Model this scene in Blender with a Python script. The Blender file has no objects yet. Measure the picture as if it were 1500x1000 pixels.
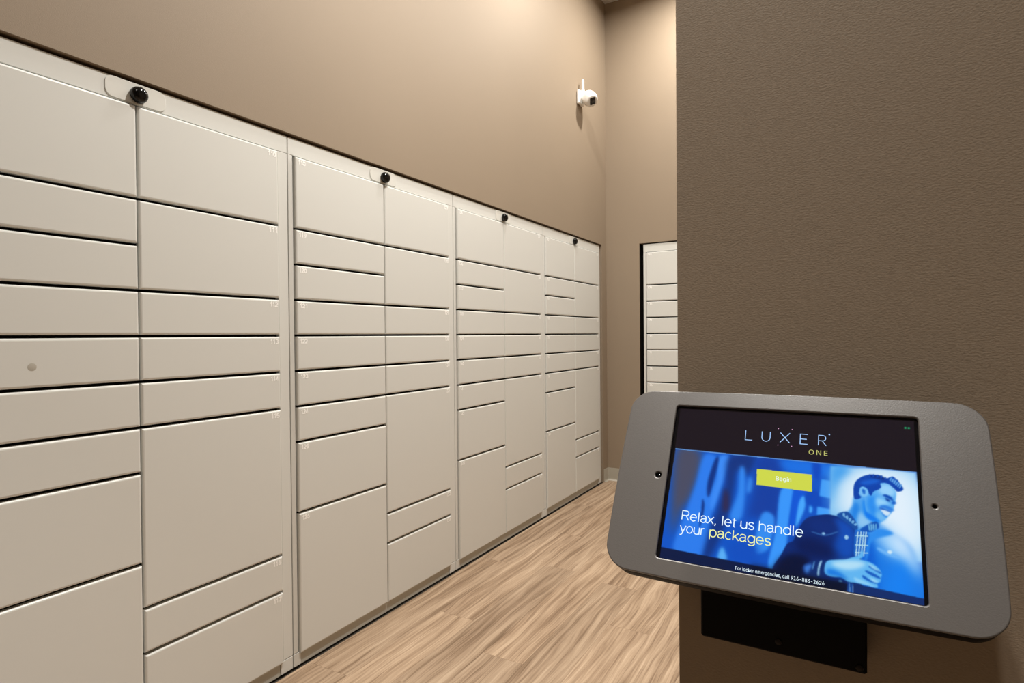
import bpy, bmesh, math, random
import numpy as np
from mathutils import Vector, Matrix
random.seed(7)
SC = bpy.context.scene
COL = SC.collection

# ------------------------------------------------------------ camera
CAM_X, CAM_Z = 1.8064, 1.2496
cam_d = bpy.data.cameras.new('camera')
cam_d.sensor_width = 36.0
cam_d.lens = 863.09 / 1500 * 36.0
cam_d.clip_start = 0.02
cam = bpy.data.objects.new('camera', cam_d); COL.objects.link(cam)
YAW, PITCH, ROLL = 0.518854, -0.009839, -0.008448
fw = Vector((-math.sin(YAW) * math.cos(PITCH), math.cos(YAW) * math.cos(PITCH), math.sin(PITCH)))
rt = Vector((math.cos(YAW), math.sin(YAW), 0)); up = rt.cross(fw)
rt2 = rt * math.cos(ROLL) + up * math.sin(ROLL); up2 = -rt * math.sin(ROLL) + up * math.cos(ROLL)
cam.matrix_world = Matrix(((rt2.x, up2.x, -fw.x, CAM_X), (rt2.y, up2.y, -fw.y, 0), (rt2.z, up2.z, -fw.z, CAM_Z), (0, 0, 0, 1)))
SC.camera = cam

# ------------------------------------------------------------ world, exposure
w = bpy.data.worlds.new('world'); SC.world = w; w.use_nodes = True
w.node_tree.nodes['Background'].inputs[0].default_value = (0.9, 0.8, 0.68, 1)
w.node_tree.nodes['Background'].inputs[1].default_value = 0.02
SC.view_settings.view_transform = 'Standard'
SC.view_settings.look = 'None'
SC.view_settings.gamma = 1.0
SC.view_settings.use_curve_mapping = False
SC.view_settings.exposure = 0.0
LAMP_COL = (1.0, 0.955, 0.885)
#            x,    y,    watts, spread in degrees
DOWNLIGHTS = [(0.48, 3.05, 34, 172), (0.90, 4.22, 50, 172), (1.65, -0.45, 17, 110), (1.30, 1.90, 85, 146), (1.45, 0.05, 10, 56)]  # last, narrow lamp is added, unseen, to grade light across the kiosk wall
CEIL = 4.08

# ------------------------------------------------------------ helpers
def srgb(r, g, b):
    f = lambda c: (c / 255 / 12.92) if c <= 10.31 else ((c / 255 + 0.055) / 1.055) ** 2.4
    return (f(r), f(g), f(b), 1)

def mat(name, col, rough=0.5, metal=0.0, spec=0.5, coat=0.0, emit=None, es=1.0):
    m = bpy.data.materials.new(name); m.use_nodes = True
    b = m.node_tree.nodes['Principled BSDF']
    b.inputs['Base Color'].default_value = (*col[:3], 1)
    b.inputs['Roughness'].default_value = rough
    b.inputs['Metallic'].default_value = metal
    b.inputs['Specular IOR Level'].default_value = spec
    b.inputs['Coat Weight'].default_value = coat
    if emit:
        b.inputs['Emission Color'].default_value = (*emit[:3], 1); b.inputs['Emission Strength'].default_value = es
    return m

def nodes(m):
    nt = m.node_tree
    return nt, nt.nodes, nt.links, nt.nodes['Principled BSDF']

def obj(name, me, m=None, parent=None, loc=None):
    if isinstance(me, bmesh.types.BMesh):
        bm = me; me = bpy.data.meshes.new(name); bm.to_mesh(me); bm.free()
    if m is not None and not me.materials: me.materials.append(m)
    o = bpy.data.objects.new(name, me); COL.objects.link(o)
    if parent is not None: o.parent = parent
    if loc is not None: o.location = loc
    return o

def empty(name, loc, label, cat, group=None):
    o = bpy.data.objects.new(name, None); COL.objects.link(o); o.location = loc
    o.empty_display_size = 0.1
    tag(o, label, cat, group); return o

def tag(o, label=None, cat=None, group=None):
    if label: o['label'] = label
    if cat: o['category'] = cat
    if group: o['group'] = group
    return o

def struct(o, label=None, cat='room shell'):
    o['kind'] = 'structure'; tag(o, label, cat); return o

def add_box(bm, a, b):
    x0, y0, z0 = a; x1, y1, z1 = b
    v = [bm.verts.new(p) for p in ((x0, y0, z0), (x1, y0, z0), (x1, y1, z0), (x0, y1, z0), (x0, y0, z1), (x1, y0, z1), (x1, y1, z1), (x0, y1, z1))]
    return [bm.faces.new([v[i] for i in f]) for f in ((0, 3, 2, 1), (4, 5, 6, 7), (0, 1, 5, 4), (1, 2, 6, 5), (2, 3, 7, 6), (3, 0, 4, 7))]

def boxes(*bs):
    bm = bmesh.new()
    for a, b in bs: add_box(bm, a, b)
    return bm

def bevelled(a, b, r, seg=2):
    bm = boxes((a, b))
    bmesh.ops.bevel(bm, geom=bm.edges[:], offset=r, segments=seg, affect='EDGES', profile=0.5)
    return bm

def smooth(o, ang=40):
    me = o.data
    for p in me.polygons: p.use_smooth = True
    bm = bmesh.new(); bm.from_mesh(me)
    for e in bm.edges:
        if len(e.link_faces) == 2 and e.calc_face_angle(0) > math.radians(ang): e.smooth = False
    bm.to_mesh(me); bm.free(); return o

def lathe(prof, n=32, axis='Z'):
    bm = bmesh.new(); rings = []
    for r, z in prof:
        if r < 1e-6: rings.append([bm.verts.new((0, 0, z))])
        else: rings.append([bm.verts.new((r * math.cos(2 * math.pi * i / n), r * math.sin(2 * math.pi * i / n), z)) for i in range(n)])
    for A, B in zip(rings, rings[1:]):
        for i in range(n):
            j = (i + 1) % n
            if len(A) == 1 and len(B) > 1: bm.faces.new((A[0], B[j], B[i]))
            elif len(B) == 1 and len(A) > 1: bm.faces.new((A[i], A[j], B[0]))
            elif len(A) > 1: bm.faces.new((A[i], A[j], B[j], B[i]))
    bmesh.ops.recalc_face_normals(bm, faces=bm.faces)
    if axis == 'X': bmesh.ops.rotate(bm, verts=bm.verts, matrix=Matrix.Rotation(math.pi / 2, 3, 'Y'))
    return bm

def rrect(w, h, r, n=8, cx=0, cy=0):
    pts = []
    for sx, sy, a0 in ((1, 1, 0), (-1, 1, 90), (-1, -1, 180), (1, -1, 270)):
        for k in range(n + 1):
            a = math.radians(a0 + 90 * k / n)
            pts.append((cx + sx * (w / 2 - r) + r * math.cos(a), cy + sy * (h / 2 - r) + r * math.sin(a)))
    return pts

def curve_plate(name, loops, ext, bev, m, parent=None, res=3):
    """a flat plate from closed 2-D loops (the later ones are holes), extruded and edge-rounded, as a mesh"""
    cu = bpy.data.curves.new(name, 'CURVE'); cu.dimensions = '2D'; cu.fill_mode = 'BOTH'
    cu.extrude = ext; cu.bevel_depth = bev; cu.bevel_resolution = res; cu.offset = -bev
    for lp in loops:
        s = cu.splines.new('POLY'); s.points.add(len(lp) - 1)
        for p, q in zip(s.points, lp): p.co = (q[0], q[1], 0, 1)
        s.use_cyclic_u = True
    t = bpy.data.objects.new('tmp', cu); COL.objects.link(t)
    bpy.context.view_layer.update()
    me = bpy.data.meshes.new_from_object(t.evaluated_get(bpy.context.evaluated_depsgraph_get()))
    bpy.data.objects.remove(t); bpy.data.curves.remove(cu)
    me.materials.clear(); me.name = name
    return obj(name, me, m, parent)

def find_font():
    try: return bpy.data.fonts.load(bpy.utils.resource_path('LOCAL') + '/datafiles/fonts/Inter.woff2')
    except Exception: return None
FONT = find_font()

def text_mesh(s, width=None, height=None, thin=0.0, spacing=1.0, ext=0.0):
    """flat lettering, origin at the left end of the baseline, scaled to the given width and cap height"""
    cu = bpy.data.curves.new('t', 'FONT'); cu.body = s; cu.size = 1; cu.offset = thin; cu.space_character = spacing
    cu.resolution_u = 3; cu.extrude = ext
    if FONT: cu.font = FONT
    t = bpy.data.objects.new('t', cu); COL.objects.link(t)
    bpy.context.view_layer.update()
    me = bpy.data.meshes.new_from_object(t.evaluated_get(bpy.context.evaluated_depsgraph_get()))
    bpy.data.objects.remove(t); bpy.data.curves.remove(cu)
    n = len(me.vertices); co = np.empty(n * 3, 'f'); me.vertices.foreach_get('co', co); co = co.reshape(-1, 3)
    co[:, 0] -= co[:, 0].min()
    if width: co[:, 0] *= width / co[:, 0].max()
    if height: co[:, 1] *= height / co[:, 1].max()
    me.vertices.foreach_set('co', co.ravel()); me.materials.clear(); me.update()
    return me

def arc(cx, cy, rx, ry, a0, a1, n=12):
    return [(cx + rx * math.cos(math.radians(a0 + (a1 - a0) * k / n)), cy + ry * math.sin(math.radians(a0 + (a1 - a0) * k / n))) for k in range(n + 1)]

def ribbon(lines, wd, bm=None):
    """flat strokes of width wd along 2-D polylines"""
    bm = bm or bmesh.new()
    for ln in lines:
        P = [Vector(p) for p in ln]; A = []; B = []
        loop = (P[0] - P[-1]).length < 1e-4 and len(P) > 3
        for i, p in enumerate(P):
            d0 = (p - P[i - 1]).normalized() if i else ((P[0] - P[-2]) if loop else (P[1] - p)).normalized()
            d1 = (P[i + 1] - p).normalized() if i < len(P) - 1 else ((P[1] - P[0]).normalized() if loop else d0)
            nn = Vector((-(d0 + d1).y, (d0 + d1).x)).normalized(); s = wd / 2 / max(.5, nn.dot(Vector((-d0.y, d0.x))))
            A.append(bm.verts.new((p.x + nn.x * s, p.y + nn.y * s, 0))); B.append(bm.verts.new((p.x - nn.x * s, p.y - nn.y * s, 0)))
        for i in range(len(P) - 1): bm.faces.new((B[i], B[i + 1], A[i + 1], A[i]))
    for f in bm.faces:
        f.normal_update()
        if f.normal.z < 0: f.normal_flip()
    return bm

GLYPH = {
 ' ': (.30, []),
 'R': (.76, [[(.08, 0), (.08, 1), (.42, 1)] + arc(.42, .74, .24, .26, 90, -90)[1:] + [(.08, .48)], [(.44, .48), (.68, 0)]]),
 'e': (.66, [[(.07, .38), (.59, .38)] + arc(.33, .36, .26, .36, 5, 318, 16)]),
 'l': (.26, [[(.13, 0), (.13, 1)]]),
 'a': (.63, [[(.09, .54)] + arc(.30, .53, .21, .19, 150, 0, 8) + [(.51, .12), (.58, .01)], [(.51, .43), (.30, .40)] + arc(.29, .20, .21, .20, 110, 290, 9) + [(.51, .20)]]),
 'x': (.58, [[(.04, .72), (.54, 0)], [(.54, .72), (.04, 0)]]),
 ',': (.30, [[(.14, .08), (.14, -.02), (.08, -.15)]]),
 't': (.37, [[(.17, .92), (.17, .14)] + arc(.27, .12, .10, .12, 180, 285, 6), [(.03, .72), (.33, .72)]]),
 'u': (.64, [[(.08, .72), (.08, .25)] + arc(.315, .25, .235, .25, 180, 360, 12), [(.55, .72), (.55, 0)]]),
 's': (.56, [arc(.28, .54, .19, .18, 25, 270, 10) + arc(.28, .18, .21, .18, 90, -155, 10)]),
 'h': (.64, [[(.08, 0), (.08, 1)], arc(.315, .47, .235, .25, 180, 0, 12) + [(.55, 0)]]),
 'n': (.64, [[(.08, 0), (.08, .72)], arc(.315, .47, .235, .25, 180, 0, 12) + [(.55, 0)]]),
 'd': (.68, [[(.60, 1), (.60, 0)], arc(.335, .36, .265, .36, 0, 360, 20)]),
 'p': (.68, [[(.08, .72), (.08, -.28)], arc(.345, .36, .265, .36, 0, 360, 20)]),
 'o': (.66, [arc(.33, .36, .26, .36, 0, 360, 20)]),
 'y': (.58, [[(.03, .72), (.29, .02)], [(.55, .72), (.24, -.17), (.17, -.27), (.05, -.27)]]),
 'r': (.38, [[(.08, 0), (.08, .72)], arc(.30, .44, .22, .27, 180, 80, 8)]),
 'c': (.60, [arc(.32, .36, .25, .36, 45, 315, 16)]),
 'k': (.56, [[(.08, 0), (.08, 1)], [(.50, .72), (.08, .27)], [(.23, .43), (.54, 0)]]),
 'g': (.68, [arc(.335, .36, .265, .36, 0, 360, 20), [(.60, .72), (.60, -.06)] + arc(.335, -.06, .265, .22, 0, -155, 9)]),
 '0': (.64, [arc(.31, .5, .22, .42, 0, 360, 18)]),
 '1': (.50, [[(.08, .72), (.22, .78), (.30, .96), (.30, 0)]]),
 '2': (.64, [arc(.31, .67, .21, .25, 170, -30, 9) + [(.10, .08), (.55, .08)]]),
 '3': (.64, [arc(.29, .70, .20, .22, 155, -90, 9), arc(.29, .29, .23, .22, 90, -155, 9)]),
 '4': (.64, [[(.42, 0), (.42, .92), (.08, .26), (.60, .26)]]),
 '5': (.64, [[(.52, .92), (.17, .92), (.12, .50)] + arc(.30, .30, .22, .23, 115, -150, 9)]),
 '6': (.64, [arc(.31, .30, .21, .22, 0, 360, 14), arc(.42, .34, .32, .58, 180, 95, 6)]),
 '7': (.60, [[(.06, .92), (.54, .92), (.24, 0)]]),
 '8': (.64, [arc(.31, .71, .18, .20, 0, 360, 14), arc(.31, .29, .22, .22, 0, 360, 14)]),
 '9': (.64, [arc(.31, .70, .21, .22, 0, 360, 14), arc(.20, .66, .32, .58, 0, -85, 6)])}
def stroke_text(s, width, height, wd):
    """lettering drawn as strokes: cap height `height`, total width `width`, stroke width wd"""
    x = 0; lines = []
    for ch in s:
        adv, st = GLYPH[ch]
        lines += [[(px + x, py) for px, py in l] for l in st]; x += adv
    x0 = min(p[0] for l in lines for p in l); x1 = max(p[0] for l in lines for p in l)
    k = (width - wd) / (x1 - x0)
    bm = ribbon([[((px - x0) * k + wd / 2, py * height) for px, py in l] for l in lines], wd)
    me = bpy.data.meshes.new('lettering'); bm.to_mesh(me); bm.free(); return me

# ------------------------------------------------------------ materials
def wall_paint(name, col, bump=0.25, scale=260.0):
    m = mat(name, col, 0.62, spec=0.35)
    nt, N, Lk, b = nodes(m)
    tc = N.new('ShaderNodeTexCoord'); mp = N.new('ShaderNodeMapping'); mp.inputs['Scale'].default_value = (1, 1, 1.7)
    Lk.new(tc.outputs['Object'], mp.inputs[0])
    n1 = N.new('ShaderNodeTexNoise'); n1.inputs['Scale'].default_value = scale; n1.inputs['Detail'].default_value = 3
    n2 = N.new('ShaderNodeTexNoise'); n2.inputs['Scale'].default_value = 1.1; n2.inputs['Detail'].default_value = 3
    Lk.new(mp.outputs[0], n1.inputs['Vector']); Lk.new(tc.outputs['Object'], n2.inputs['Vector'])
    bp = N.new('ShaderNodeBump'); bp.inputs['Strength'].default_value = bump; bp.inputs['Distance'].default_value = 0.0007
    Lk.new(n1.outputs['Fac'], bp.inputs['Height']); Lk.new(bp.outputs[0], b.inputs['Normal'])
    mx = N.new('ShaderNodeMix'); mx.data_type = 'RGBA'
    mx.inputs[6].default_value = (*[c * 0.94 for c in col[:3]], 1); mx.inputs[7].default_value = (*[c * 1.05 for c in col[:3]], 1)
    Lk.new(n2.outputs['Fac'], mx.inputs[0]); Lk.new(mx.outputs[2], b.inputs['Base Color'])
    return m

M_WALL = wall_paint('taupe_wall_paint', (0.288, 0.226, 0.163), 0.55, 330.0)
M_CEIL = wall_paint('ceiling_paint', (0.62, 0.60, 0.56), 0.15, 120)
M_RECESS = mat('painted_recess_shade', (0.012, 0.010, 0.008), 0.9, spec=0.1)  # near-black colour stands in for shade inside the recesses and door gaps

def locker_paint():
    m = mat('greige_powder_coat', (0.67, 0.675, 0.645), 0.36, spec=0.45)
    nt, N, Lk, b = nodes(m)
    tc = N.new('ShaderNodeTexCoord'); n1 = N.new('ShaderNodeTexNoise'); n1.inputs['Scale'].default_value = 420; n1.inputs['Detail'].default_value = 2
    Lk.new(tc.outputs['Object'], n1.inputs['Vector'])
    bp = N.new('ShaderNodeBump'); bp.inputs['Strength'].default_value = 0.03; bp.inputs['Distance'].default_value = 0.0006
    Lk.new(n1.outputs['Fac'], bp.inputs['Height']); Lk.new(bp.outputs[0], b.inputs['Normal'])
    n2 = N.new('ShaderNodeTexNoise'); n2.inputs['Scale'].default_value = 2.2; n2.inputs['Detail'].default_value = 4
    Lk.new(tc.outputs['Object'], n2.inputs['Vector'])
    mr = N.new('ShaderNodeMapRange'); mr.inputs[3].default_value = 0.32; mr.inputs[4].default_value = 0.44
    Lk.new(n2.outputs['Fac'], mr.inputs[0]); Lk.new(mr.outputs[0], b.inputs['Roughness'])
    return m
M_LOCK = locker_paint()
M_PLINTH = mat('plinth_paint', (0.50, 0.49, 0.44), 0.5)
M_PLATE = mat('header_plate_paint', (0.68, 0.68, 0.64), 0.4)
M_WHITE = mat('white_print', (1.0, 1.0, 0.98), 0.5)
M_KNOB = mat('gloss_black_plastic', (0.004, 0.004, 0.004), 0.12, spec=0.35)
M_SCUFF = mat('grey_scuff', (0.44, 0.415, 0.36), 0.6)
M_BASE = mat('vinyl_cove_base', (0.36, 0.33, 0.27), 0.4)
M_CAMW = mat('white_camera_plastic', (0.88, 0.88, 0.86), 0.3)
M_CAMB = mat('camera_black_window', (0.008, 0.008, 0.008), 0.1, coat=0.5)
M_TRIM = mat('light_trim_ring', (0.8, 0.8, 0.78), 0.4)
M_LENS = mat('light_lens', (0.9, 0.88, 0.82), 0.4, emit=LAMP_COL, es=18)

def kiosk_paint():
    m = mat('grey_textured_coat', (0.108, 0.098, 0.091), 0.36, spec=0.7)
    nt, N, Lk, b = nodes(m)
    tc = N.new('ShaderNodeTexCoord'); n1 = N.new('ShaderNodeTexNoise'); n1.inputs['Scale'].default_value = 900; n1.inputs['Detail'].default_value = 2
    Lk.new(tc.outputs['Object'], n1.inputs['Vector'])
    bp = N.new('ShaderNodeBump'); bp.inputs['Strength'].default_value = 0.22; bp.inputs['Distance'].default_value = 0.0003
    Lk.new(n1.outputs['Fac'], bp.inputs['Height']); Lk.new(bp.outputs[0], b.inputs['Normal'])
    return m
M_KIOSK = kiosk_paint()
M_BLACK = mat('black_steel', (0.003, 0.003, 0.003), 0.6, spec=0.08)
M_HOLE = mat('black_glass', (0.004, 0.004, 0.006), 0.05, coat=0.8)

def plank_mat():
    m = mat('oak_vinyl_plank', (0.5, 0.4, 0.3), 0.42, spec=0.35)
    nt, N, Lk, b = nodes(m)
    tc = N.new('ShaderNodeTexCoord'); oi = N.new('ShaderNodeObjectInfo')
    geo = N.new('ShaderNodeNewGeometry')
    sc = N.new('ShaderNodeVectorMath'); sc.operation = 'SCALE'; sc.inputs['Scale'].default_value = 37.0
    cmb = N.new('ShaderNodeCombineXYZ')
    Lk.new(oi.outputs['Random'], cmb.inputs[0]); Lk.new(oi.outputs['Random'], cmb.inputs[1]); Lk.new(oi.outputs['Random'], cmb.inputs[2])
    Lk.new(cmb.outputs[0], sc.inputs[0])
    ad = N.new('ShaderNodeVectorMath'); Lk.new(geo.outputs['Position'], ad.inputs[0]); Lk.new(sc.outputs[0], ad.inputs[1])
    # wavy distortion of the grain along the plank
    wv = N.new('ShaderNodeMapping'); wv.inputs['Scale'].default_value = (4.5, 1.1, 1)
    Lk.new(ad.outputs[0], wv.inputs[0])
    nd = N.new('ShaderNodeTexNoise'); nd.inputs['Scale'].default_value = 1.6; nd.inputs['Detail'].default_value = 2
    Lk.new(wv.outputs[0], nd.inputs['Vector'])
    ds = N.new('ShaderNodeVectorMath'); ds.operation = 'MULTIPLY_ADD'
    ds.inputs[1].default_value = (0.065, 0.0, 0.0)
    Lk.new(nd.outputs['Color'], ds.inputs[0]); Lk.new(ad.outputs[0], ds.inputs[2])
    def grain(sx, sy, det, rough):
        mp = N.new('ShaderNodeMapping'); mp.inputs['Scale'].default_value = (sx, sy, 1); Lk.new(ds.outputs[0], mp.inputs[0])
        n = N.new('ShaderNodeTexNoise'); n.inputs['Scale'].default_value = 1; n.inputs['Detail'].default_value = det; n.inputs['Roughness'].default_value = rough
        Lk.new(mp.outputs[0], n.inputs['Vector']); return n
    g1 = grain(40, 1.1, 6, 0.66); g2 = grain(190, 4.0, 4, 0.65)
    cr = N.new('ShaderNodeValToRGB'); e = cr.color_ramp.elements
    e[0].position = 0.34; e[0].color = srgb(112, 89, 69)
    e[1].position = 0.66; e[1].color = srgb(198, 175, 150)
    for pos, c in ((0.43, (138, 114, 91)), (0.50, (163, 139, 115)), (0.57, (180, 156, 131))):
        k = e.new(pos); k.color = srgb(*c)
    mixf = N.new('ShaderNodeMath'); mixf.operation = 'MULTIPLY_ADD'; mixf.inputs[1].default_value = 0.35
    Lk.new(g2.outputs['Fac'], mixf.inputs[0])
    m2 = N.new('ShaderNodeMath'); m2.operation = 'MULTIPLY'; m2.inputs[1].default_value = 0.65; Lk.new(g1.outputs['Fac'], m2.inputs[0])
    Lk.new(m2.outputs[0], mixf.inputs[2]); Lk.new(mixf.outputs[0], cr.inputs[0])
    hv = N.new('ShaderNodeHueSaturation'); Lk.new(cr.outputs[0], hv.inputs['Color'])
    mr = N.new('ShaderNodeMapRange'); mr.inputs[3].default_value = 0.86; mr.inputs[4].default_value = 1.06
    Lk.new(oi.outputs['Random'], mr.inputs[0]); Lk.new(mr.outputs[0], hv.inputs['Value'])
    Lk.new(hv.outputs[0], b.inputs['Base Color'])
    bp = N.new('ShaderNodeBump'); bp.inputs['Strength'].default_value = 0.12; bp.inputs['Distance'].default_value = 0.0008
    Lk.new(g2.outputs['Fac'], bp.inputs['Height']); Lk.new(bp.outputs[0], b.inputs['Normal'])
    return m
M_PLANK = plank_mat()

# ------------------------------------------------------------ the setting
RX, RY0, RY1 = 3.40, -2.20, 4.8126      # room extents (locker wall is X = 0)
D0, D1 = 0.4544, 4.7000                 # recess for the four locker units
TOPZ = 2.011
PX, PY0, PY1 = 1.6315, 0.70, 0.86       # partition that carries the kiosk
FX0, FX1 = 0.291, 1.402                 # recess in the far wall
T = 0.12
wl = obj('wall_left', boxes(((-T, RY0, TOPZ), (0, RY1, CEIL)), ((-T, RY0, 0), (0, D0, TOPZ)), ((-T, D1, 0), (0, RY1, TOPZ))), M_WALL)
struct(wl, 'taupe painted wall over the long row of lockers')
rl = obj('recess_lining', boxes(((-0.62, D0 - .02, TOPZ), (-T, D1 + .02, TOPZ + .02)), ((-0.62, D0 - .02, -.02), (-T, D0, TOPZ)), ((-0.62, D1, -.02), (-T, D1 + .02, TOPZ)), ((-0.64, D0 - .02, -.02), (-0.62, D1 + .02, TOPZ + .02))), M_RECESS, wl)
wf = obj('wall_far', boxes(((-T, RY1, TOPZ), (RX, RY1 + T, CEIL)), ((-T, RY1, 0), (FX0, RY1 + T, TOPZ)), ((FX1, RY1, 0), (RX, RY1 + T, TOPZ))), M_WALL)
struct(wf, 'taupe end wall with a recess holding another locker unit')
obj('recess_lining', boxes(((FX0 - .02, RY1 + T, TOPZ), (FX1 + .02, RY1 + .62, TOPZ + .02)), ((FX0 - .02, RY1 + T, -.02), (FX0, RY1 + .62, TOPZ)), ((FX1, RY1 + T, -.02), (FX1 + .02, RY1 + .62, TOPZ)), ((FX0 - .02, RY1 + .62, -.02), (FX1 + .02, RY1 + .64, TOPZ + .02)), ((FX0, RY1 + .004, 0), (FX0 + .001, RY1 + T, TOPZ))), M_RECESS, wf)  # linings and thin jamb sheet coloured near black as painted shade
bm = boxes(((PX, PY0, 0), (RX, PY1, CEIL)))
wp = struct(obj('wall_partition', bm, M_WALL), 'brown-taupe textured wall on the right carrying the tablet kiosk')
struct(obj('wall_right', boxes(((RX, RY0, 0), (RX + T, RY1 + T, CEIL))), M_WALL), 'taupe side wall behind the partition, outside the view')
struct(obj('wall_back', boxes(((-T, RY0 - T, 0), (RX + T, RY0, CEIL))), M_WALL), 'taupe wall behind the viewer')
struct(obj('ceiling', boxes(((-T, RY0 - T, CEIL), (RX + T, RY1 + T, CEIL + .1))), M_CEIL), 'pale painted ceiling seen at the far corner')
fl = struct(obj('floor', boxes(((-0.62, RY0 - T, -.08), (RX + T, RY1 + .62, -.006))), mat('dark_subfloor', (.05, .04, .03), .8)), 'wood-look vinyl plank floor')

# planks: each is its own part of the floor
PW, PL, GAP = 0.178, 1.22, 0.0002
pm = {}
def plank(x0, x1, y0, y1):
    key = (round(x1 - x0, 3), round(y1 - y0, 3))
    if key not in pm:
        bm = boxes(((GAP, GAP, -.005), (x1 - x0 - GAP, y1 - y0 - GAP, 0)))
        top = [e for e in bm.edges if all(abs(v.co.z) < 1e-6 for v in e.verts)]
        bmesh.ops.bevel(bm, geom=top, offset=.0003, segments=1, affect='EDGES')
        me = bpy.data.meshes.new('plank'); bm.to_mesh(me); bm.free(); me.materials.append(M_PLANK); pm[key] = me
    obj('plank', pm[key], None, fl, (x0, y0, 0))
off = {0: 1.57, 1: 0.93, 2: 0.42, 3: 1.95, 4: 2.79, 5: 2.40, 6: 1.66, 7: 1.20}
k = -1
x = 0.015 - PW
while x < RX:
    xa, xb = max(x, 0.0), min(x + PW, RX)
    if xb - xa > 0.01:
        o0 = off.get(k, random.uniform(0, PL)) % PL
        y = RY0 - PL + ((o0 - RY0) % PL)
        while y < RY1:
            ya, yb = max(y, RY0), min(y + PL, RY1)
            if yb - ya > 0.01:
                # leave out what lies wholly under the partition
                if xa >= PX and ya < PY0 < yb:
                    plank(xa, xb, ya, PY0)
                    if yb > PY1: plank(xa, xb, PY1, yb)
                elif xa >= PX and ya < PY1 and yb > PY1 and ya >= PY0: plank(xa, xb, PY1, yb)
                else: plank(xa, xb, ya, yb)
            y += PL
    x += PW; k += 1

# vinyl cove base: on the short return of the locker wall, and on the end wall up to the recess
def cove(name, run, label):
    """run: list of (point, outward normal) along the wall foot"""
    prof = [(0.0005, 0.107), (0.003, 0.107), (0.0038, 0.1045), (0.0038, 0.022), (0.006, 0.011), (0.011, 0.0045), (0.017, 0.0015), (0.0175, 0.0), (0.0005, 0.0)]
    bm = bmesh.new(); rings = []
    for (px, py), (nx, ny) in run:
        rings.append([bm.verts.new((px + nx * a, py + ny * a, z)) for a, z in prof])
    for A, B in zip(rings, rings[1:]):
        for i in range(len(prof)):
            j = (i + 1) % len(prof); bm.faces.new((A[i], A[j], B[j], B[i]))
    bm.faces.new(rings[0]); bm.faces.new(rings[-1][::-1])
    bmesh.ops.recalc_face_normals(bm, faces=bm.faces)
    o = struct(smooth(obj(name, bm, M_BASE), 50), label); return o
cove('baseboard_far', [((0.0, D1 + .015), (1, 0)), ((0.0, RY1), (1, -1)), ((FX0 - .002, RY1), (0, -1))], 'pale vinyl cove base in the far corner')
cove('baseboard_partition', [((PX, PY1), (-1, 0)), ((PX, PY0), (-1, -1)), ((RX, PY0), (0, -1))], 'pale vinyl cove base at the foot of the kiosk wall')

# ------------------------------------------------------------ ceiling downlights
for i, (lx, ly, watts, spread) in enumerate(DOWNLIGHTS):
    t = empty('ceiling_light', (lx, ly, CEIL), ['round recessed downlight tight against the locker wall', 'round recessed downlight near the end wall', 'round recessed downlight behind the viewer', 'round recessed downlight over the middle of the aisle', 'added unseen downlight above the tablet kiosk, narrowed to grade the light on its wall'][i], 'light', 'recessed ceiling downlights')
    smooth(obj('trim_ring', lathe([(0.062, 0), (0.085, 0), (0.085, -0.003), (0.080, -0.006), (0.064, -0.006), (0.062, -0.003), (0.062, 0)], 40), M_TRIM, t), 50)
    obj('lens', lathe([(0, -0.001), (0.062, -0.001), (0.062, -0.0035), (0, -0.0035)], 32), M_LENS, t)
    ld = bpy.data.lights.new('downlight_beam', 'AREA'); ld.shape = 'DISK'; ld.size = 0.11; ld.energy = watts; ld.color = LAMP_COL
    ld.spread = math.radians(spread)
    lo = bpy.data.objects.new('downlight_beam', ld); COL.objects.link(lo); lo.parent = t; lo.location = (0, 0, -0.008)

# ------------------------------------------------------------ lockers
U, MOD, ZB = 1.05798, 0.134429, 0.0505
S0 = 0.43238                                      # apparent left edge of the first unit
FD = 0.010                                        # door fronts stand this far before the frame
def frame_mesh(width):
    bm = bmesh.new()
    f = -FD; g = 0.0015
    add_box(bm, (-0.030, g, ZB + 0.008), (f, 0.024, ZB + 14 * MOD + .004))              # left stile
    add_box(bm, (-0.030, width - 0.042, ZB + 0.008), (f, width - g, ZB + 14 * MOD + .004))
    return bm
def rowname(i): return i
LEFT = [(12, 14), (11, 12), (10, 11), (9, 10), (8, 9), (7, 8), (6, 7), (4, 6), (0, 4)]
RIGHT = [(12, 14), (10, 12), (9, 10), (8, 9), (7, 8), (3, 7), (2, 3), (0, 2)]
door_cache = {}
DGAP = 0.0085
def door_mesh(wd, nrows, top=False):
    key = (round(wd, 4), nrows, top)
    if key not in door_cache:
        h = nrows * MOD - DGAP + (0.0062 if nrows in (2,) and top else 0)
        bm = boxes(((-0.019, 0, 0), (0, wd, h)))
        fe = [e for e in bm.edges if all(v.co.x > -1e-6 for v in e.verts)]
        bmesh.ops.bevel(bm, geom=fe, offset=.0062, segments=3, affect='EDGES', profile=0.5)
        me = bpy.data.meshes.new('locker_door'); bm.to_mesh(me); bm.free(); me.materials.append(M_LOCK); door_cache[key] = me
    return door_cache[key]
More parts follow.
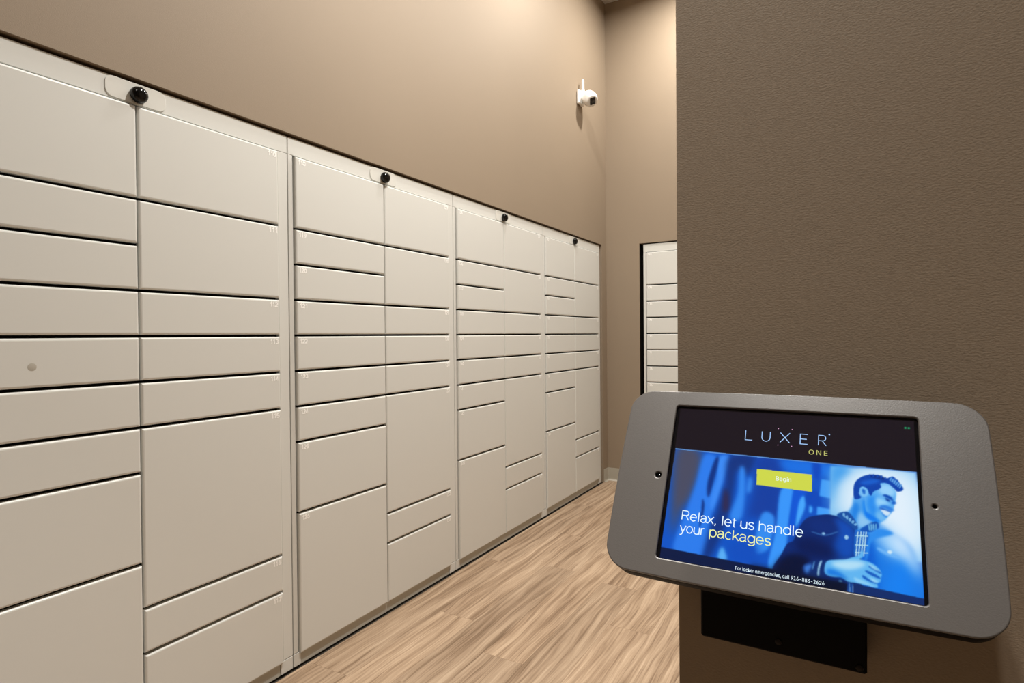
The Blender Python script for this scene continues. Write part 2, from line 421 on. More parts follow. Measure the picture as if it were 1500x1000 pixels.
def locker_bank(loc, rotz, label, first, group):
    """local frame: fronts at x = 0 facing +x, width along +y"""
    t = empty('locker_unit', loc, label, 'locker', group); t.rotation_euler = (0, 0, rotz)
    sh = 0.012
    o = obj('carcass', boxes(((-0.55, sh + .002, 0.004), (-0.0305, sh + U - .002, 1.997))), M_RECESS, t)  # body colour darkened to stand for shade between the doors
    tag(o, 'metal body behind the doors, coloured near black for the shade in the gaps')
    for nm, a, b in (('left_stile', (-.030, sh + .0020, ZB + .006), (-FD, sh + .0225, ZB + 14 * MOD + .0025)),
                     ('right_stile', (-.030, sh + U - .0450, ZB + .006), (-FD, sh + U - .0020, ZB + 14 * MOD + .0025))):
        smooth(obj('frame_stile', bevelled(a, b, .0012, 1), M_LOCK, t), 30)
    smooth(obj('header_panel', bevelled((-.030, sh + .0020, ZB + 14 * MOD + .003), (-FD, sh + U - .0020, 2.0), .0012, 1), M_LOCK, t), 30)
    obj('plinth', boxes(((-.060, sh + .0375, .005), (-.013, sh + U - .0575, ZB - .002))), M_PLINTH, t)
    for a, b in (((-.030, sh + .0015, .006), (-FD, sh + .036, ZB + .004)), ((-.030, sh + U - .056, .006), (-FD, sh + U - .0020, ZB + .004))):
        smooth(obj('plinth_foot', bevelled(a, b, .0015, 1), M_LOCK, t), 30)
    # header plate with the round black knob
    pl = curve_plate('header_plate', [rrect(.170, .060, .022)], .0006, .0010, M_PLATE, t, 1)
    pl.rotation_euler = (math.pi / 2, 0, math.pi / 2); pl.location = (-FD + .0012, U / 2 + .004, 1.9685)
    kn = obj('knob', lathe([(0, 0), (.0200, 0), (.0200, .003), (.0235, .004), (.0238, .012), (.0215, .019), (.0165, .0245), (.009, .0275), (0, .0285)], 36, 'X'), M_KNOB, t, (-FD + .0028, U / 2 + .006, 1.964))
    smooth(kn, 50)
    n = first
    for side, rows in (('L', LEFT), ('R', RIGHT)):
        y0, y1 = (.0400, U / 2 - .0022) if side == 'L' else (U / 2 + .0022, U - .0378)
        for r0, r1 in rows:
            me = door_mesh(y1 - y0, r1 - r0, r1 == 14)
            z0 = ZB + r0 * MOD + .0010
            d = obj('locker_door', me, None, t, (0, y0, z0))
            h = (r1 - r0) * MOD - DGAP + (0.0062 if r1 == 14 else 0)
            tm = stroke_text(str(n), .036, .0165, .0044)
            tm.materials.append(M_WHITE)
            nl = obj('number_label', tm, None, d)
            nl.rotation_euler = (math.pi / 2, 0, math.pi / 2)
            nl.location = (.0004, .012 if side == 'L' else (y1 - y0) - .0435, h - .0255)
            if n == 105 and side == 'L':
                sm = smooth(obj('scuff', lathe([(0, .0004), (.008, .0003), (.010, 0), (0, 0)], 20, 'X'), M_SCUFF, d), 80)
                sm.location = (.0001, (y1 - y0) * .46, h * .42)
            n += 1
    return t
banks = [
 ('large greige locker unit at the left edge, nearest the viewer', 101),
 ('greige locker unit second from the left, doors numbered from 118', 118),
 ('greige locker unit third along the left wall, between the second and the farthest', 135),
 ('greige locker unit at the far end of the left wall, beside the corner', 152)]
for i, (lab, first) in enumerate(banks):
    locker_bank((0, S0 + U * i, 0), 0, lab, first, 'locker units along the left wall')
locker_bank((0.3085 + 0.0, RY1 - .002, 0), 0, 'greige locker unit set in the end wall, half hidden by the kiosk wall', 169, 'locker unit in the end wall').rotation_euler = (0, 0, -math.pi / 2)

# ------------------------------------------------------------ security camera on the wall
cy, cz = 4.235, 3.078
t = empty('security_camera', (0, cy, cz), 'small white security camera with stub antenna, high on the wall by the corner', 'camera')
bp_ = bevelled((0.001, -.045, -.055), (.026, .045, .055), .010, 3); smooth(obj('mount_plate', bp_, M_CAMW, t), 60)
smooth(obj('arm', lathe([(0, .015), (.026, .015), (.022, .03), (.020, .052), (0, .052)], 24, 'X'), M_CAMW, t), 50)
# rounded head, tapering to the lens face
ax = Vector((.62, -.35, -.62)).normalized()
hb = lathe([(0, -.062), (.022, -.059), (.042, -.046), (.054, -.024), (.058, .0), (.056, .024), (.048, .044), (.044, .050), (.036, .052), (0, .052)], 36)
q = Vector((0, 0, 1)).rotation_difference(ax)
head = smooth(obj('camera_head', hb, M_CAMW, t, (.083, .012, -.012)), 50); head.rotation_mode = 'QUATERNION'; head.rotation_quaternion = q
lw = curve_plate('lens_window', [rrect(.056, .046, .008, 5)], .001, .001, M_CAMB, head, 1); lw.location = (0, 0, .053)
smooth(obj('lens', lathe([(0, .0), (.012, 0), (.012, .002), (.008, .004), (0, .0045)], 24), M_HOLE, lw, (0, 0, .001)), 50)
an = smooth(obj('antenna', lathe([(0, 0), (.013, 0), (.013, .022), (.0105, .03), (.0095, .098), (.006, .103), (0, .104)], 16), M_CAMW, t, (.034, .004, .035)), 50)
smooth(obj('antenna_hinge', lathe([(0, -.012), (.012, -.012), (.013, -.008), (.013, .008), (.012, .012), (0, .012)], 20), M_CAMW, t, (.034, .004, .036)), 50)

# ------------------------------------------------------------ tablet kiosk on the partition
KC = Vector((1.75348, .59111, 1.10650)); TILT = .560496
kx = Vector((1, 0, 0)); kn_ = Vector((0, -math.cos(TILT), math.sin(TILT))); ky = kn_.cross(kx)
K = empty('tablet_kiosk', KC, 'grey wall-mounted tablet kiosk with a lit blue welcome screen', 'kiosk')
K.rotation_mode = 'QUATERNION'
K.rotation_quaternion = Matrix((kx, ky, kn_)).transposed().to_quaternion()
def outline(w0, w1, h0, h1, r):
    """rounded rectangle whose four sides bow outward: half sizes at the corners (w0, h0) and mid-side (w1, h1)"""
    pts = []
    for x, y in rrect(2 * w0, 2 * h0, r, 10):
        pts.append((x, y))
    P = []
    n = len(pts)
    for i in range(n):
        a, b = pts[i], pts[(i + 1) % n]
        L_ = math.hypot(b[0] - a[0], b[1] - a[1]); s = max(1, int(L_ / .012))
        for j in range(s):
            u = j / s; P.append((a[0] + (b[0] - a[0]) * u, a[1] + (b[1] - a[1]) * u))
    out = []
    for x, y in P:
        bx_ = (w1 - w0) * (1 - (y / h0) ** 2) * (x / w0) ; by_ = (h1 - h0) * (1 - (x / w0) ** 2) * (y / h0)
        out.append((x + bx_, y + by_))
    return out
circ = lambda cx, cy, r, n=20: [(cx + r * math.cos(2 * math.pi * i / n), cy + r * math.sin(2 * math.pi * i / n)) for i in range(n)]
OW, OH = .2125, .1590
fp = curve_plate('face_plate', [outline(.1555, .1570, .0952, .0972, .023), rrect(OW, OH, .003, 4), circ(-.1152, .001, .0031), circ(.1142, 0, .0017, 14)], .0006, .0012, M_KIOSK, K, 3)
fp.location = (0, 0, -.0018); smooth(fp, 35)
sh_ = curve_plate('back_shell', [outline(.1553, .1568, .0950, .0970, .0228)], .0085, .003, M_BLACK, K, 3)
sh_.location = (0, 0, -.0155); smooth(sh_, 40)
smooth(obj('camera_eye', lathe([(0, 0), (.0030, 0), (.0030, .0008), (.0018, .0016), (0, .0018)], 24), M_HOLE, K, (-.1152, .001, -.0048)), 50)
smooth(obj('screw', lathe([(0, 0), (.0016, 0), (.0015, .0006), (0, .0009)], 16), M_BLACK, K, (.1142, 0, -.0048)), 50)
# wall bracket under the housing
KR = Matrix((kx, ky, kn_)).transposed().to_4x4(); KM = Matrix.Translation(KC) @ KR; KI = KM.inverted()
def world_part(name, bm, m):
    bmesh.ops.transform(bm, matrix=KI, verts=bm.verts); return obj(name, bm, m, K)
br = bevelled((1.664, .664, .9165), (1.8215, .6985, 1.075), .002, 1)
b1 = world_part('wall_bracket', br, M_BLACK)
s1 = lathe([(0, 0), (.0035, 0), (.0032, .0012), (0, .002)], 16); bmesh.ops.rotate(s1, verts=s1.verts, matrix=Matrix.Rotation(math.pi / 2, 3, 'X'))
for sx, sz in ((1.7425, .930), (1.815, .9225)):
    s2 = s1.copy(); bmesh.ops.translate(s2, verts=s2.verts, vec=(sx, .6642, sz)); smooth(world_part('bracket_screw', s2, mat('dark_screw', (.02, .018, .017), .4, 1.0)), 50)
s1.free()
world_part('tilt_arm', bevelled((1.70, .628, .985), (1.79, .668, 1.06), .002, 1), M_BLACK)

# the lit picture: colours given off by the panel, on a fine grid of points
LAYERS=[
("bg",[-102.1,31.8,103.3,29.0,104.2,-75.9,-104.0,-76.9],(14,84,196),0,0),
("g1",[-101.9,30.3,-75.0,27.7,-80.6,-16.7,-88.3,-28.6,-93.3,-50.6,-95.9,-51.0],(74,76,98),5,1),
("s1",[-73.6,27.1,-61.1,26.9,-61.5,10.6,-57.5,-11.0,-60.5,-37.8,-65.0,-71.3,-91.8,-72.2,-84.1,-30.7,-78.3,-2.6],(44,124,236),2.2,1),
("s1b",[-59.8,26.3,-49.1,28.8,-50.2,11.8,-59.2,-25.8,-62.3,-19.6,-59.6,3.8],(60,140,246),2,1),
("d1",[-62.2,24.6,-58.9,23.5,-63.3,-10.3,-66.1,-13.4,-67.0,1.5],(10,50,130),1.2,1),
("d2",[-70.2,-17.3,-67.7,-23.0,-68.5,-39.0,-70.4,-44.5,-70.0,-28.7],(10,50,130),1,1),
("d3",[-49.1,28.8,-24.2,29.9,-32.6,9.7,-40.5,15.7,-42.5,-5.0,-46.0,-35.6,-57.3,-70.0,-64.3,-72.4,-60.0,-42.9,-51.1,-6.1],(16,52,128),3,1),
("d4",[-51.2,-4.7,-47.1,-9.6,-45.8,-24.0,-50.5,-25.9],(52,40,74),2.5,1),
("s2",[-38.8,17.9,-33.5,13.7,-32.8,-28.6,-44.0,-31.5,-38.7,-7.2],(50,136,240),2,1),
("s3",[-29.5,9.4,-26.1,6.4,-26.8,-4.4,-30.9,-4.9],(60,146,246),2,1),
("d5",[-24.2,29.9,-2.6,29.3,-0.1,0.3,-4.2,-34.3,-22.9,-27.1,-29.5,-33.2,-24.8,1.2],(16,62,160),4,1),
("s4",[-1.5,30.8,39.3,29.6,38.9,17.9,4.9,18.0],(24,112,226),4,1),
("s5",[-1.8,0.1,8.9,0.8,6.5,-22.9,2.9,-68.7,-8.9,-70.9,-4.1,-36.7],(56,150,250),1.2,1),
("d6",[9.5,0.9,20.1,1.0,16.9,-3.9,12.1,-26.9,6.9,-35.0,7.4,-17.8],(10,86,214),1.2,1),
("s6",[17.4,-2.6,19.2,-8.6,17.3,-18.8,11.7,-31.9,13.7,-9.4],(70,166,252),1,1),
("s6b",[22.5,-9.4,24.7,-10.4,24.3,-16.6,22.2,-16.9],(70,166,252),0.8,1),
("d7",[20.0,1.6,29.9,2.2,31.2,-11.9,20.3,-9.7],(8,72,186),1.5,1),
("s7",[31.3,14.7,38.9,13.8,39.1,-2.2,29.9,-1.2],(64,156,248),0.8,0),
("s8",[28.5,-11.1,39.2,-12.0,39.2,-18.1,28.1,-18.7],(64,156,248),0.8,0),
("d8",[23.8,29.3,30.5,28.7,29.7,14.3,25.2,15.1],(8,72,190),1.5,1),
("s9",[-16.7,-24.3,-5.7,-25.9,-7.9,-49.5,-11.9,-57.3,-20.9,-58.2],(52,140,240),1.5,1),
("d9",[-41.9,-55.1,-21.3,-51.7,-17.9,-69.0,-38.3,-70.3],(14,78,190),4,1),
("s10",[-48.1,-59.2,-43.0,-69.9,-51.3,-70.2],(90,176,246),1.6,1),
("r0",[38.7,27.8,102.6,29.0,103.6,-45.8,79.1,-50.2,52.1,-30.4,38.4,-17.5],(122,190,240),1.0,0),
("r1",[49.2,24.0,102.5,27.3,102.4,-45.3,66.2,-20.0,44.9,-14.9,43.4,2.0],(196,226,246),7,1),
("r2",[68.3,26.1,88.0,23.1,101.0,9.5,101.5,-38.0,83.8,-25.4,75.9,-15.3,54.3,-13.5,52.2,4.9],(226,240,252),9,1),
("r2b",[39.4,27.4,54.4,27.2,43.3,10.8,39.0,-7.2],(70,160,236),4,1),
("j1",[59.4,-19.5,72.5,-18.8,85.1,-25.7,95.1,-32.7,100.5,-46.0,103.2,-75.1,52.6,-85.4,52.7,-37.2],(24,120,226),2,1),
("j1b",[72.5,-20.1,87.1,-27.9,99.5,-46.2,101.1,-55.2,88.4,-48.2,78.4,-40.3,72.3,-31.5],(150,206,250),6,1),
("j1c",[80.9,-25.1,93.2,-28.1,101.9,-59.7,94.5,-47.1,86.7,-38.9],(222,240,255),6,1),
("j1d",[68.0,-32.2,71.9,-51.1,73.4,-76.6,58.9,-78.4,61.4,-43.2],(8,92,208),3,1),
("j1e",[88.5,-45.8,94.2,-54.2,95.3,-74.5,77.5,-75.8,82.1,-56.4],(20,128,240),5,1),
("nk",[56.5,1.2,65.1,4.9,70.5,-11.2,75.9,-17.0,73.0,-22.3,60.5,-27.4,54.3,-21.8,51.4,-13.9,55.7,-6.6],(84,164,236),1,1),
("nk2",[64.4,0.5,70.5,-9.6,75.9,-16.6,70.4,-18.6,66.2,-16.8,63.5,-8.9],(14,126,238),1.6,1),
("nk3",[56.5,-4.8,60.1,-4.3,60.7,-14.3,57.8,-21.3,54.3,-18.5],(30,128,226),1.8,1),
("nk4",[61.4,-10.8,64.9,-15.3,70.4,-19.4,64.1,-23.6,59.9,-24.3,59.2,-17.8],(140,196,240),1.8,1),
("fc",[61.0,17.3,71.1,20.3,80.9,17.9,86.9,11.9,87.9,7.8,87.3,1.9,86.5,-1.5,85.3,-6.6,82.5,-11.1,79.3,-15.2,75.9,-17.8,70.4,-16.1,65.6,-9.4,64.4,2.2,60.9,5.2],(92,172,240),0.5,1),
("fc2",[76.6,14.9,83.6,15.7,87.5,8.6,82.6,4.6,77.8,6.5,75.1,9.5],(150,208,250),1.8,1),
("fc3",[67.9,3.5,75.0,3.6,76.2,-2.1,73.4,-5.8,74.6,-12.3,70.5,-13.7,66.4,-6.0],(40,140,238),2,1),
("fc4",[73.6,3.4,80.4,1.0,82.4,-1.3,77.6,-3.6,73.4,-4.2],(150,210,250),1.8,1),
("fc5",[74.7,-9.0,80.1,-13.1,77.3,-16.8,73.9,-15.6,72.6,-10.9],(110,184,240),1.6,1),
("fc6",[64.9,-10.3,70.5,-12.9,75.9,-17.8,70.4,-17.4,66.3,-15.1],(8,118,236),1.2,1),
("br",[78.1,5.7,80.6,6.8,84.7,4.9,85.6,1.6,82.6,3.3,79.8,4.6],(14,76,178),0.6,1),
("ey",[79.8,3.8,82.6,2.9,83.5,0.7,81.1,1.2],(16,70,160),0.6,1),
("ns",[85.3,1.6,87.6,0.7,86.9,-1.1,84.5,-1.0],(20,92,196),0.7,1),
("cf",[76.2,-3.8,80.3,-2.8,85.0,-5.0,86.0,-6.5,83.3,-7.3,80.3,-5.7,76.8,-5.8,75.1,-8.1],(44,124,222),0.8,1),
("mt",[76.5,-6.2,80.2,-6.5,83.3,-7.7,82.5,-10.3,81.1,-11.7,79.4,-11.6,77.4,-9.0],(206,228,246),0.5,1),
("ml",[76.2,-5.4,80.3,-6.1,83.6,-7.5,83.3,-8.4,79.9,-7.2,76.3,-6.7],(30,96,196),0.5,1),
("ml2",[76.8,-8.7,79.4,-11.6,81.1,-12.0,80.1,-13.1,78.1,-11.8],(50,130,222),0.6,1),
("hr",[56.9,0.4,56.4,6.3,56.9,12.5,59.5,17.6,64.6,21.7,71.1,23.6,77.5,23.2,80.3,21.3,83.8,22.2,85.6,23.5,88.6,21.4,91.2,17.5,93.3,13.9,92.4,11.5,88.9,10.3,87.0,12.3,83.6,15.7,80.2,17.0,76.6,16.1,77.3,13.2,75.1,10.4,71.6,8.2,69.7,4.2,68.0,6.1,66.6,10.2,63.1,11.5,61.2,8.7,60.8,4.3,62.2,1.9,59.4,-0.2],(8,66,170),0.4,1),
("hr2",[61.7,15.7,71.1,19.4,76.7,19.2,73.8,16.2,65.2,13.5],(22,96,206),1.5,1),
("hr3",[83.8,20.9,86.2,22.0,89.2,19.4,91.8,15.4,87.8,17.1],(60,130,216),1,1),
("hr4",[68.2,22.6,78.2,22.4,80.9,19.7,71.1,20.7],(8,44,124),1,1),
("tuft",[64.6,19.2,65.5,21.9,66.1,22.5,66.3,19.7],(10,72,180),0.3,0),
("tuft",[67.6,20.6,68.5,23.3,69.1,23.9,69.4,21.1],(10,72,180),0.3,0),
("tuft",[70.7,21.1,71.6,23.8,72.1,24.4,72.4,21.6],(10,72,180),0.3,0),
("tuft",[73.6,20.9,74.5,23.6,75.1,24.2,75.4,21.4],(10,72,180),0.3,0),
("tuft",[76.6,20.6,77.5,23.3,78.1,23.9,78.3,21.1],(10,72,180),0.3,0),
("tuft",[79.5,19.5,80.4,22.2,81.0,22.8,81.2,20.1],(10,72,180),0.3,0),
("tuft",[82.5,19.7,83.4,22.4,84.0,23.0,84.2,20.2],(10,72,180),0.3,0),
("tuft",[85.4,19.9,86.3,22.5,86.9,23.1,87.1,20.4],(10,72,180),0.3,0),
("tuft",[88.2,17.8,89.1,20.5,89.7,21.1,89.9,18.3],(10,72,180),0.3,0),
("tf2",[83.4,20.0,84.6,22.5,85.3,22.3,84.3,19.2],(96,160,226),0.3,0),
("tf2",[84.7,18.7,86.1,21.5,86.8,21.1,85.6,18.0],(96,160,226),0.3,0),
("tf2",[86.1,17.5,87.6,20.5,88.3,20.0,87.0,16.8],(96,160,226),0.3,0),
("tf2",[87.4,16.3,89.1,19.4,89.8,18.9,88.3,15.6],(96,160,226),0.3,0),
("tf2",[88.8,15.1,90.6,18.4,91.2,17.8,89.6,14.4],(96,160,226),0.3,0),
("tf2",[90.1,14.0,92.1,17.4,92.7,16.7,90.9,13.2],(96,160,226),0.3,0),
("er",[61.3,9.5,63.1,11.5,65.6,10.7,67.4,7.7,66.9,4.2,64.0,2.8,61.9,4.4],(120,190,244),0.5,1),
("er2",[63.0,9.3,65.2,8.7,65.0,4.8,63.4,5.9],(26,100,200),0.6,1),
("jl",[61.3,-49.4,57.0,-41.5,57.2,-23.7,52.7,-17.9,46.0,-17.6,36.8,-16.9,28.7,-19.0,21.6,-21.8,17.0,-27.2,13.1,-35.7,10.4,-44.1,5.8,-47.4,1.4,-57.3,-0.8,-61.5,-5.1,-71.2,-0.1,-76.6,24.2,-78.1,50.5,-80.1,61.0,-78.0],(8,40,112),0.5,1),
("jl2",[42.6,-19.4,57.1,-26.3,57.0,-48.9,48.3,-52.9,39.4,-51.9,43.8,-36.1],(14,76,180),3,1),
("jl3",[22.9,-23.6,41.4,-23.5,43.8,-33.5,27.8,-33.5],(10,44,120),3,1),
("jl4",[-3.9,-71.0,3.9,-58.1,19.0,-54.2,23.7,-59.7,17.3,-73.3,3.4,-74.7],(4,16,52),3,1),
("jl5",[11.6,-43.9,26.7,-38.8,46.1,-50.8,32.8,-55.6,16.7,-54.6],(6,26,82),4,1),
("pk",[25.5,-33.8,34.7,-35.0,43.8,-30.9,44.2,-31.7,34.7,-36.0,25.2,-34.6],(50,100,170),0.5,1),
("bt1",[32.2,-34.3,33.5,-33.1,35.2,-33.9,33.8,-35.4],(130,180,226),0.4,1),
("bt2",[49.4,-34.9,50.9,-32.6,52.7,-34.4,51.1,-36.7],(150,196,232),0.4,1),
("cl",[43.7,-16.6,50.5,-12.3,55.0,-15.0,59.4,-23.4,58.2,-27.4,52.7,-23.1],(20,78,160),0.5,1),
("cls",[48.2,-14.4,49.6,-13.9,50.0,-17.7,48.5,-16.6],(110,170,220),0.3,1),
("cls",[50.7,-16.1,52.1,-15.9,52.1,-19.2,50.5,-18.1],(110,170,220),0.3,1),
("cls",[53.2,-17.8,54.5,-17.9,54.1,-20.7,52.5,-19.6],(110,170,220),0.3,1),
("cls",[55.6,-19.6,57.0,-19.9,56.1,-22.2,54.5,-21.2],(110,170,220),0.3,1),
("cls",[58.1,-21.3,59.4,-21.8,58.0,-23.7,56.5,-22.7],(110,170,220),0.3,1),
("cr",[61.5,-25.6,72.5,-17.8,75.0,-22.3,71.3,-26.6,63.7,-27.8],(16,84,180),0.5,1),
("crs",[67.1,-21.2,67.9,-20.8,68.7,-25.8,67.6,-25.9],(100,170,220),0.3,1),
("crs",[68.8,-20.9,69.7,-20.5,70.2,-25.5,69.1,-25.7],(100,170,220),0.3,1),
("crs",[70.5,-20.7,71.4,-20.3,71.7,-25.3,70.7,-25.5],(100,170,220),0.3,1),
("crs",[72.3,-20.4,73.1,-20.0,73.2,-25.1,72.2,-25.2],(100,170,220),0.3,1),
("lap",[68.0,-30.9,74.5,-23.6,85.0,-26.3,70.1,-34.3,66.7,-47.2,64.5,-52.5,65.2,-42.6],(44,140,236),1,1),
("sh",[58.2,-28.7,66.9,-29.2,65.7,-37.5,62.9,-47.9,57.0,-50.1,56.8,-39.0],(26,100,196),0.5,1),
("sv",[59.1,-28.5,59.9,-28.4,58.4,-49.3,57.6,-49.4],(196,230,240),0.3,0),
("sv",[61.5,-28.2,62.3,-28.0,60.1,-49.0,59.4,-49.1],(196,230,240),0.3,0),
("sv",[63.5,-27.9,64.2,-27.7,62.1,-48.6,61.3,-48.8],(196,230,240),0.3,0),
("sv",[65.2,-27.6,66.0,-27.5,63.8,-48.3,63.0,-48.5],(196,230,240),0.3,0),
("shh",[57.6,-31.6,66.9,-30.8,66.8,-31.6,57.5,-32.5],(180,222,236),0.3,0),
("shh",[57.5,-39.5,66.8,-38.7,66.7,-39.5,57.5,-40.4],(180,222,236),0.3,0),
("shh",[57.5,-45.7,66.7,-44.9,66.6,-45.6,57.5,-46.6],(180,222,236),0.3,0),
("pr",[74.2,-39.2,81.4,-42.2,88.6,-44.1,87.5,-45.7,80.3,-44.8,73.3,-41.2],(110,180,246),0.9,1),
("bt3",[80.2,-41.7,82.0,-40.2,83.7,-41.5,82.0,-43.3],(206,232,246),0.5,1),
("cu",[18.9,-63.8,26.2,-58.8,36.0,-56.6,37.7,-57.7,36.1,-64.2,33.8,-70.9,28.1,-71.9,19.9,-70.8],(12,44,110),0.6,1),
("cu2",[19.7,-64.5,25.5,-61.7,23.9,-66.5,21.5,-70.5],(60,120,210),1.2,1),
("cu3",[31.2,-58.7,33.0,-57.6,31.3,-64.2,31.0,-69.6,29.7,-69.9,30.0,-63.6],(150,196,226),0.5,1),
("cu4",[26.7,-59.8,27.5,-59.3,26.4,-65.1,25.7,-65.2],(90,150,210),0.5,1),
("hd",[36.9,-56.9,44.1,-54.7,50.5,-53.2,55.2,-50.6,59.2,-49.0,61.1,-46.4,62.3,-43.5,63.3,-46.0,62.7,-49.3,60.7,-51.4,67.6,-52.3,72.2,-54.6,75.1,-57.9,75.9,-61.2,75.4,-63.0,74.9,-66.5,72.7,-68.2,73.0,-71.5,69.6,-71.8,64.3,-71.1,58.2,-70.6,52.0,-70.9,47.3,-68.3,41.0,-69.1,35.8,-67.8,34.9,-62.7],(96,180,240),0.5,1),
("hd2",[40.9,-57.1,55.2,-53.2,64.6,-53.8,61.4,-57.8,52.1,-61.3,42.5,-60.4],(176,222,246),1.8,1),
("hd3",[37.7,-63.0,45.7,-64.2,52.0,-69.2,44.2,-68.0,37.0,-67.6],(24,120,222),1.6,1),
("f1",[67.6,-55.0,72.1,-56.8,75.5,-59.6,74.7,-60.2,70.6,-58.3,67.2,-56.4],(20,90,190),0.5,1),
("f2",[65.2,-59.3,71.3,-61.2,75.0,-63.5,73.9,-64.2,69.0,-62.9,64.8,-60.7],(20,90,190),0.5,1),
("f3",[62.9,-63.7,67.4,-66.2,72.7,-68.2,70.4,-68.6,65.9,-67.4,62.5,-65.5],(20,90,190),0.5,1),
("f4",[67.5,-64.5,72.0,-65.8,73.8,-66.7,70.4,-67.8],(150,210,245),0.8,1),
("f5",[66.1,-53.5,71.4,-55.6,74.4,-58.5,69.9,-57.2],(150,210,245),0.8,1),
("f6",[56.7,-66.5,64.4,-68.5,71.1,-71.3,65.8,-70.8,58.2,-69.7],(140,206,245),0.8,1),
("bt4",[45.0,-71.8,46.6,-70.4,48.1,-71.5,46.7,-72.8],(90,160,220),0.5,1),
("btm",[-104.6,-68.7,103.9,-74.0,106.1,-81.5,-106.0,-81.0],(10,26,66),0.4,0),
("btm2",[-22.3,-71.0,51.1,-71.9,51.1,-82.6,-21.4,-83.6],(4,14,40),3,0),
("btm3",[52.0,-71.7,59.0,-72.1,60.4,-80.3,51.2,-80.0],(20,70,150),0.6,0),
("sv2",[53.0,-72.0,53.4,-72.0,53.7,-80.8,53.1,-80.9],(130,180,225),0.3,0),
("sv2",[55.3,-72.0,55.7,-72.0,56.0,-80.8,55.4,-80.9],(130,180,225),0.3,0),
("sv2",[57.6,-72.0,58.1,-72.0,58.3,-80.7,57.7,-80.8],(130,180,225),0.3,0),
("btmR",[55.9,-71.5,104.3,-73.9,106.1,-80.5,55.9,-80.6],(16,44,104),0.4,0),
("band",[-112.1,86.0,106.9,84.4,103.8,29.1,-102.4,31.7],(26,19,27),0.3,0),
("line",[-102.5,32.1,103.4,29.5,103.3,28.8,-102.4,31.1],(96,150,220),0.2,0),
("btn",[-23.4,18.6,23.6,18.0,24.0,1.8,-22.7,2.8],(206,216,76),0.2,0),
("grn",[96.2,71.0,97.7,71.0,97.6,69.4,96.1,69.4],(30,190,120),0.3,0),
("grn",[98.7,71.0,100.2,70.9,100.2,69.4,98.6,69.4],(30,190,120),0.3,0),
]

NX, NY = 425, 318
XX, YY = np.meshgrid(np.linspace(-OW * 500, OW * 500, NX), np.linspace(-OH * 500, OH * 500, NY))
step = OW * 1000 / (NX - 1)
def spl(pts):
    P = np.array(pts); n = len(P); out = []
    for i in range(n):
        p0, p1, p2, p3 = P[i - 1], P[i], P[(i + 1) % n], P[(i + 2) % n]
        for u in (0, .25, .5, .75):
            out.append(.5 * (2 * p1 + (p2 - p0) * u + (2 * p0 - 5 * p1 + 4 * p2 - p3) * u * u + (3 * p1 - p0 - 3 * p2 + p3) * u ** 3))
    return np.array(out)
def blur(a, s):
    if s < .3: return a
    r = int(3 * s) + 1; kk = np.exp(-.5 * (np.arange(-r, r + 1) / s) ** 2); kk /= kk.sum()
    a = np.pad(a, r, mode='edge')
    a = sum(kk[i] * a[i:i + a.shape[0] - 2 * r, :] for i in range(2 * r + 1))
    return sum(kk[i] * a[:, i:i + a.shape[1] - 2 * r] for i in range(2 * r + 1))
IMG = np.zeros((NY, NX, 3)); IMG[:] = np.array((4, 4, 6)) / 255
for nm, fl_, col, bl, sm in LAYERS:
    P = np.array(fl_).reshape(-1, 2)
    if sm: P = spl(P)
    lo = P.min(0) - 3 * bl - 2; hi = P.max(0) + 3 * bl + 2
    i0, i1 = np.searchsorted(XX[0], [lo[0], hi[0]]); j0, j1 = np.searchsorted(YY[:, 0], [lo[1], hi[1]])
    if i1 - i0 < 2 or j1 - j0 < 2: continue
    msk = 0
    for ox, oy in ((-.25, -.25), (.25, -.25), (-.25, .25), (.25, .25)):
        gx = XX[j0:j1, i0:i1] + ox * step; gy = YY[j0:j1, i0:i1] + oy * step; ins = np.zeros(gx.shape, bool)
        for a in range(len(P)):
            xa, ya = P[a]; xb, yb = P[a - 1]
            if ya == yb: continue
            c = (gy < ya) != (gy < yb)
            ins ^= c & (gx < (xb - xa) * (gy - ya) / (yb - ya) + xa)
        msk = msk + ins / 4.0
    msk = blur(msk, bl / step * .8)[..., None]
    IMG[j0:j1, i0:i1] = IMG[j0:j1, i0:i1] * (1 - msk) + np.array(col) / 255 * msk
LIN = np.where(IMG <= .04045, IMG / 12.92, ((IMG + .055) / 1.055) ** 2.4)
# the panel's unlit black margin inside the opening
AX, AY = OW * 500 - 3.2, OH * 500 - 2.4
off_ = (XX < -AX) | (XX > AX + .4) | (YY > AY) | (YY < -AY - 1.5)
LIN[off_] = (0.0004, .0004, .0006)
me = bpy.data.meshes.new('screen')
co = np.stack([XX / 1000, YY / 1000, np.zeros_like(XX)], -1).reshape(-1, 3).astype('f')
ii, jj = np.meshgrid(np.arange(NX - 1), np.arange(NY - 1)); base = (jj * NX + ii).ravel()
quad = np.stack([base, base + 1, base + NX + 1, base + NX], -1).astype('i')
me.vertices.add(len(co)); me.vertices.foreach_set('co', co.ravel())
me.loops.add(quad.size); me.loops.foreach_set('vertex_index', quad.ravel())
me.polygons.add(len(quad)); me.polygons.foreach_set('loop_start', np.arange(0, quad.size, 4, dtype='i'))
me.update(calc_edges=True)
ca = me.color_attributes.new('picture', 'FLOAT_COLOR', 'POINT')
ca.data.foreach_set('color', np.concatenate([LIN.reshape(-1, 3), np.ones((NX * NY, 1))], 1).astype('f').ravel())
M_SCR = mat('lit_display', (.004, .004, .005), .06, spec=.5)
nt, N, Lk, b = nodes(M_SCR)
at = N.new('ShaderNodeAttribute'); at.attribute_name = 'picture'
Lk.new(at.outputs['Color'], b.inputs['Emission Color']); b.inputs['Emission Strength'].default_value = 1.0
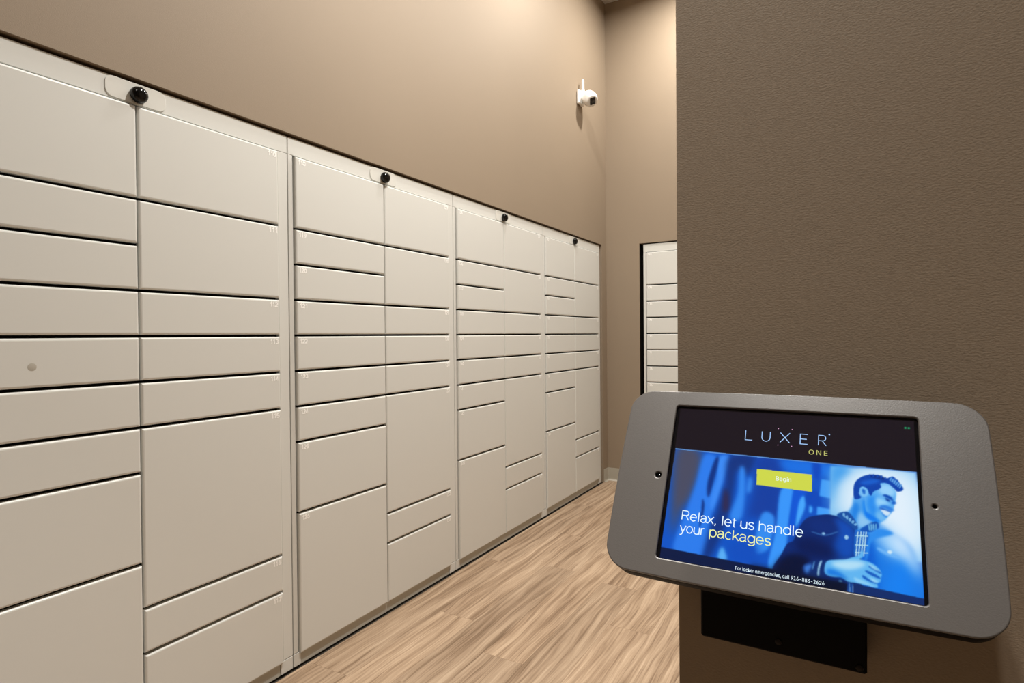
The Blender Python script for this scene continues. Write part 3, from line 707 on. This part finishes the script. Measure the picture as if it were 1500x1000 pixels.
scr = obj('screen', me, M_SCR, K, (0, 0, -.0033)); tag(scr, 'lit tablet screen with a smiling man in a denim jacket on blue')

def lit(name, c, s=1.0): return mat(name, (.004, .004, .005), .06, emit=srgb(*c), es=s * 1.1)
M_TW = lit('display_white', (226, 244, 255)); M_TY = lit('display_yellow', (236, 240, 160)); M_TB = lit('display_pale_blue', (168, 206, 255))
M_TO = lit('display_olive', (190, 190, 110))
def scr_text(s, x, y, wdt, hgt, m, thin=0.0, sp=1.0, z=.0003):
    me = text_mesh(s, wdt / 1000, hgt / 1000, thin, sp); me.materials.append(m)
    return obj('lettering', me, None, scr, (x / 1000, y / 1000, z))
H0, H1 = 47.3, 57.3
glyphs = [[[(-36, H1), (-36, H0), (-29.6, H0)]],
 [[(-20.9, H1)] + arc(-17.2, 51.2, 3.7, 3.9, 180, 360) + [(-13.5, H1)]],
 [[(-4.4, H1), (3.8, H0)], [(3.8, H1), (-4.6, H0)]],
 [[(19.2, H1), (12.9, H1), (12.9, H0), (19.2, H0)], [(12.9, 52.3), (18.4, 52.3)]],
 [[(28.3, H0), (28.3, H1), (31.6, H1)] + arc(31.6, 54.6, 2.7, 2.7, 90, -90)[1:] + [(28.3, 51.9)], [(31.4, 51.9), (34.6, H0)]]]
for gl in glyphs: obj('lettering', ribbon([[(px / 1000, py / 1000) for px, py in l] for l in gl], .00062), M_TB, scr, (0, 0, .0003))
M_TD = lit('display_dot', (200, 150, 190))
for dx, dy in ((-6.5, 61.4), (5.6, 61.4), (-6.2, 44.3), (5.7, 44.1)):
    obj('logo_dot', lathe([(0, 0), (.00045, 0), (0, .00005)], 12), M_TD, scr, (dx / 1000, dy / 1000, .0003))
obj('logo_dot', lathe([(0, 0), (.0007, 0), (0, .00005)], 12), M_TB, scr, (.0372, .0587, .0003))
scr_text('ONE', 20.4, 37.6, 15.6, 4.6, M_TO, 0, 1.25)
scr_text('Begin', -6.4, 9.0, 13.0, 4.0, M_TW, 0)
def slogan(s, x, y, wdt, hgt, m):
    me = stroke_text(s, wdt / 1000, hgt / 1000, .00085); me.materials.append(m)
    return obj('lettering', me, None, scr, (x / 1000, y / 1000, .0003))
t1 = slogan('Relax, let us handle', -87.5, -39.9, 105.5, 8.9, M_TW)
t2 = slogan('your', -88.0, -51.8, 23.0, 8.9, M_TW)
t3 = slogan('packages', -60.5, -51.8, 53.0, 8.9, M_TY)
scr_text('For locker emergencies, call 916-883-2626', -35.3, -77.2, 70.2, 3.1, M_TW, 0)
for o in (t1, t2, t3): tag(o, 'slogan in thin sans lettering')
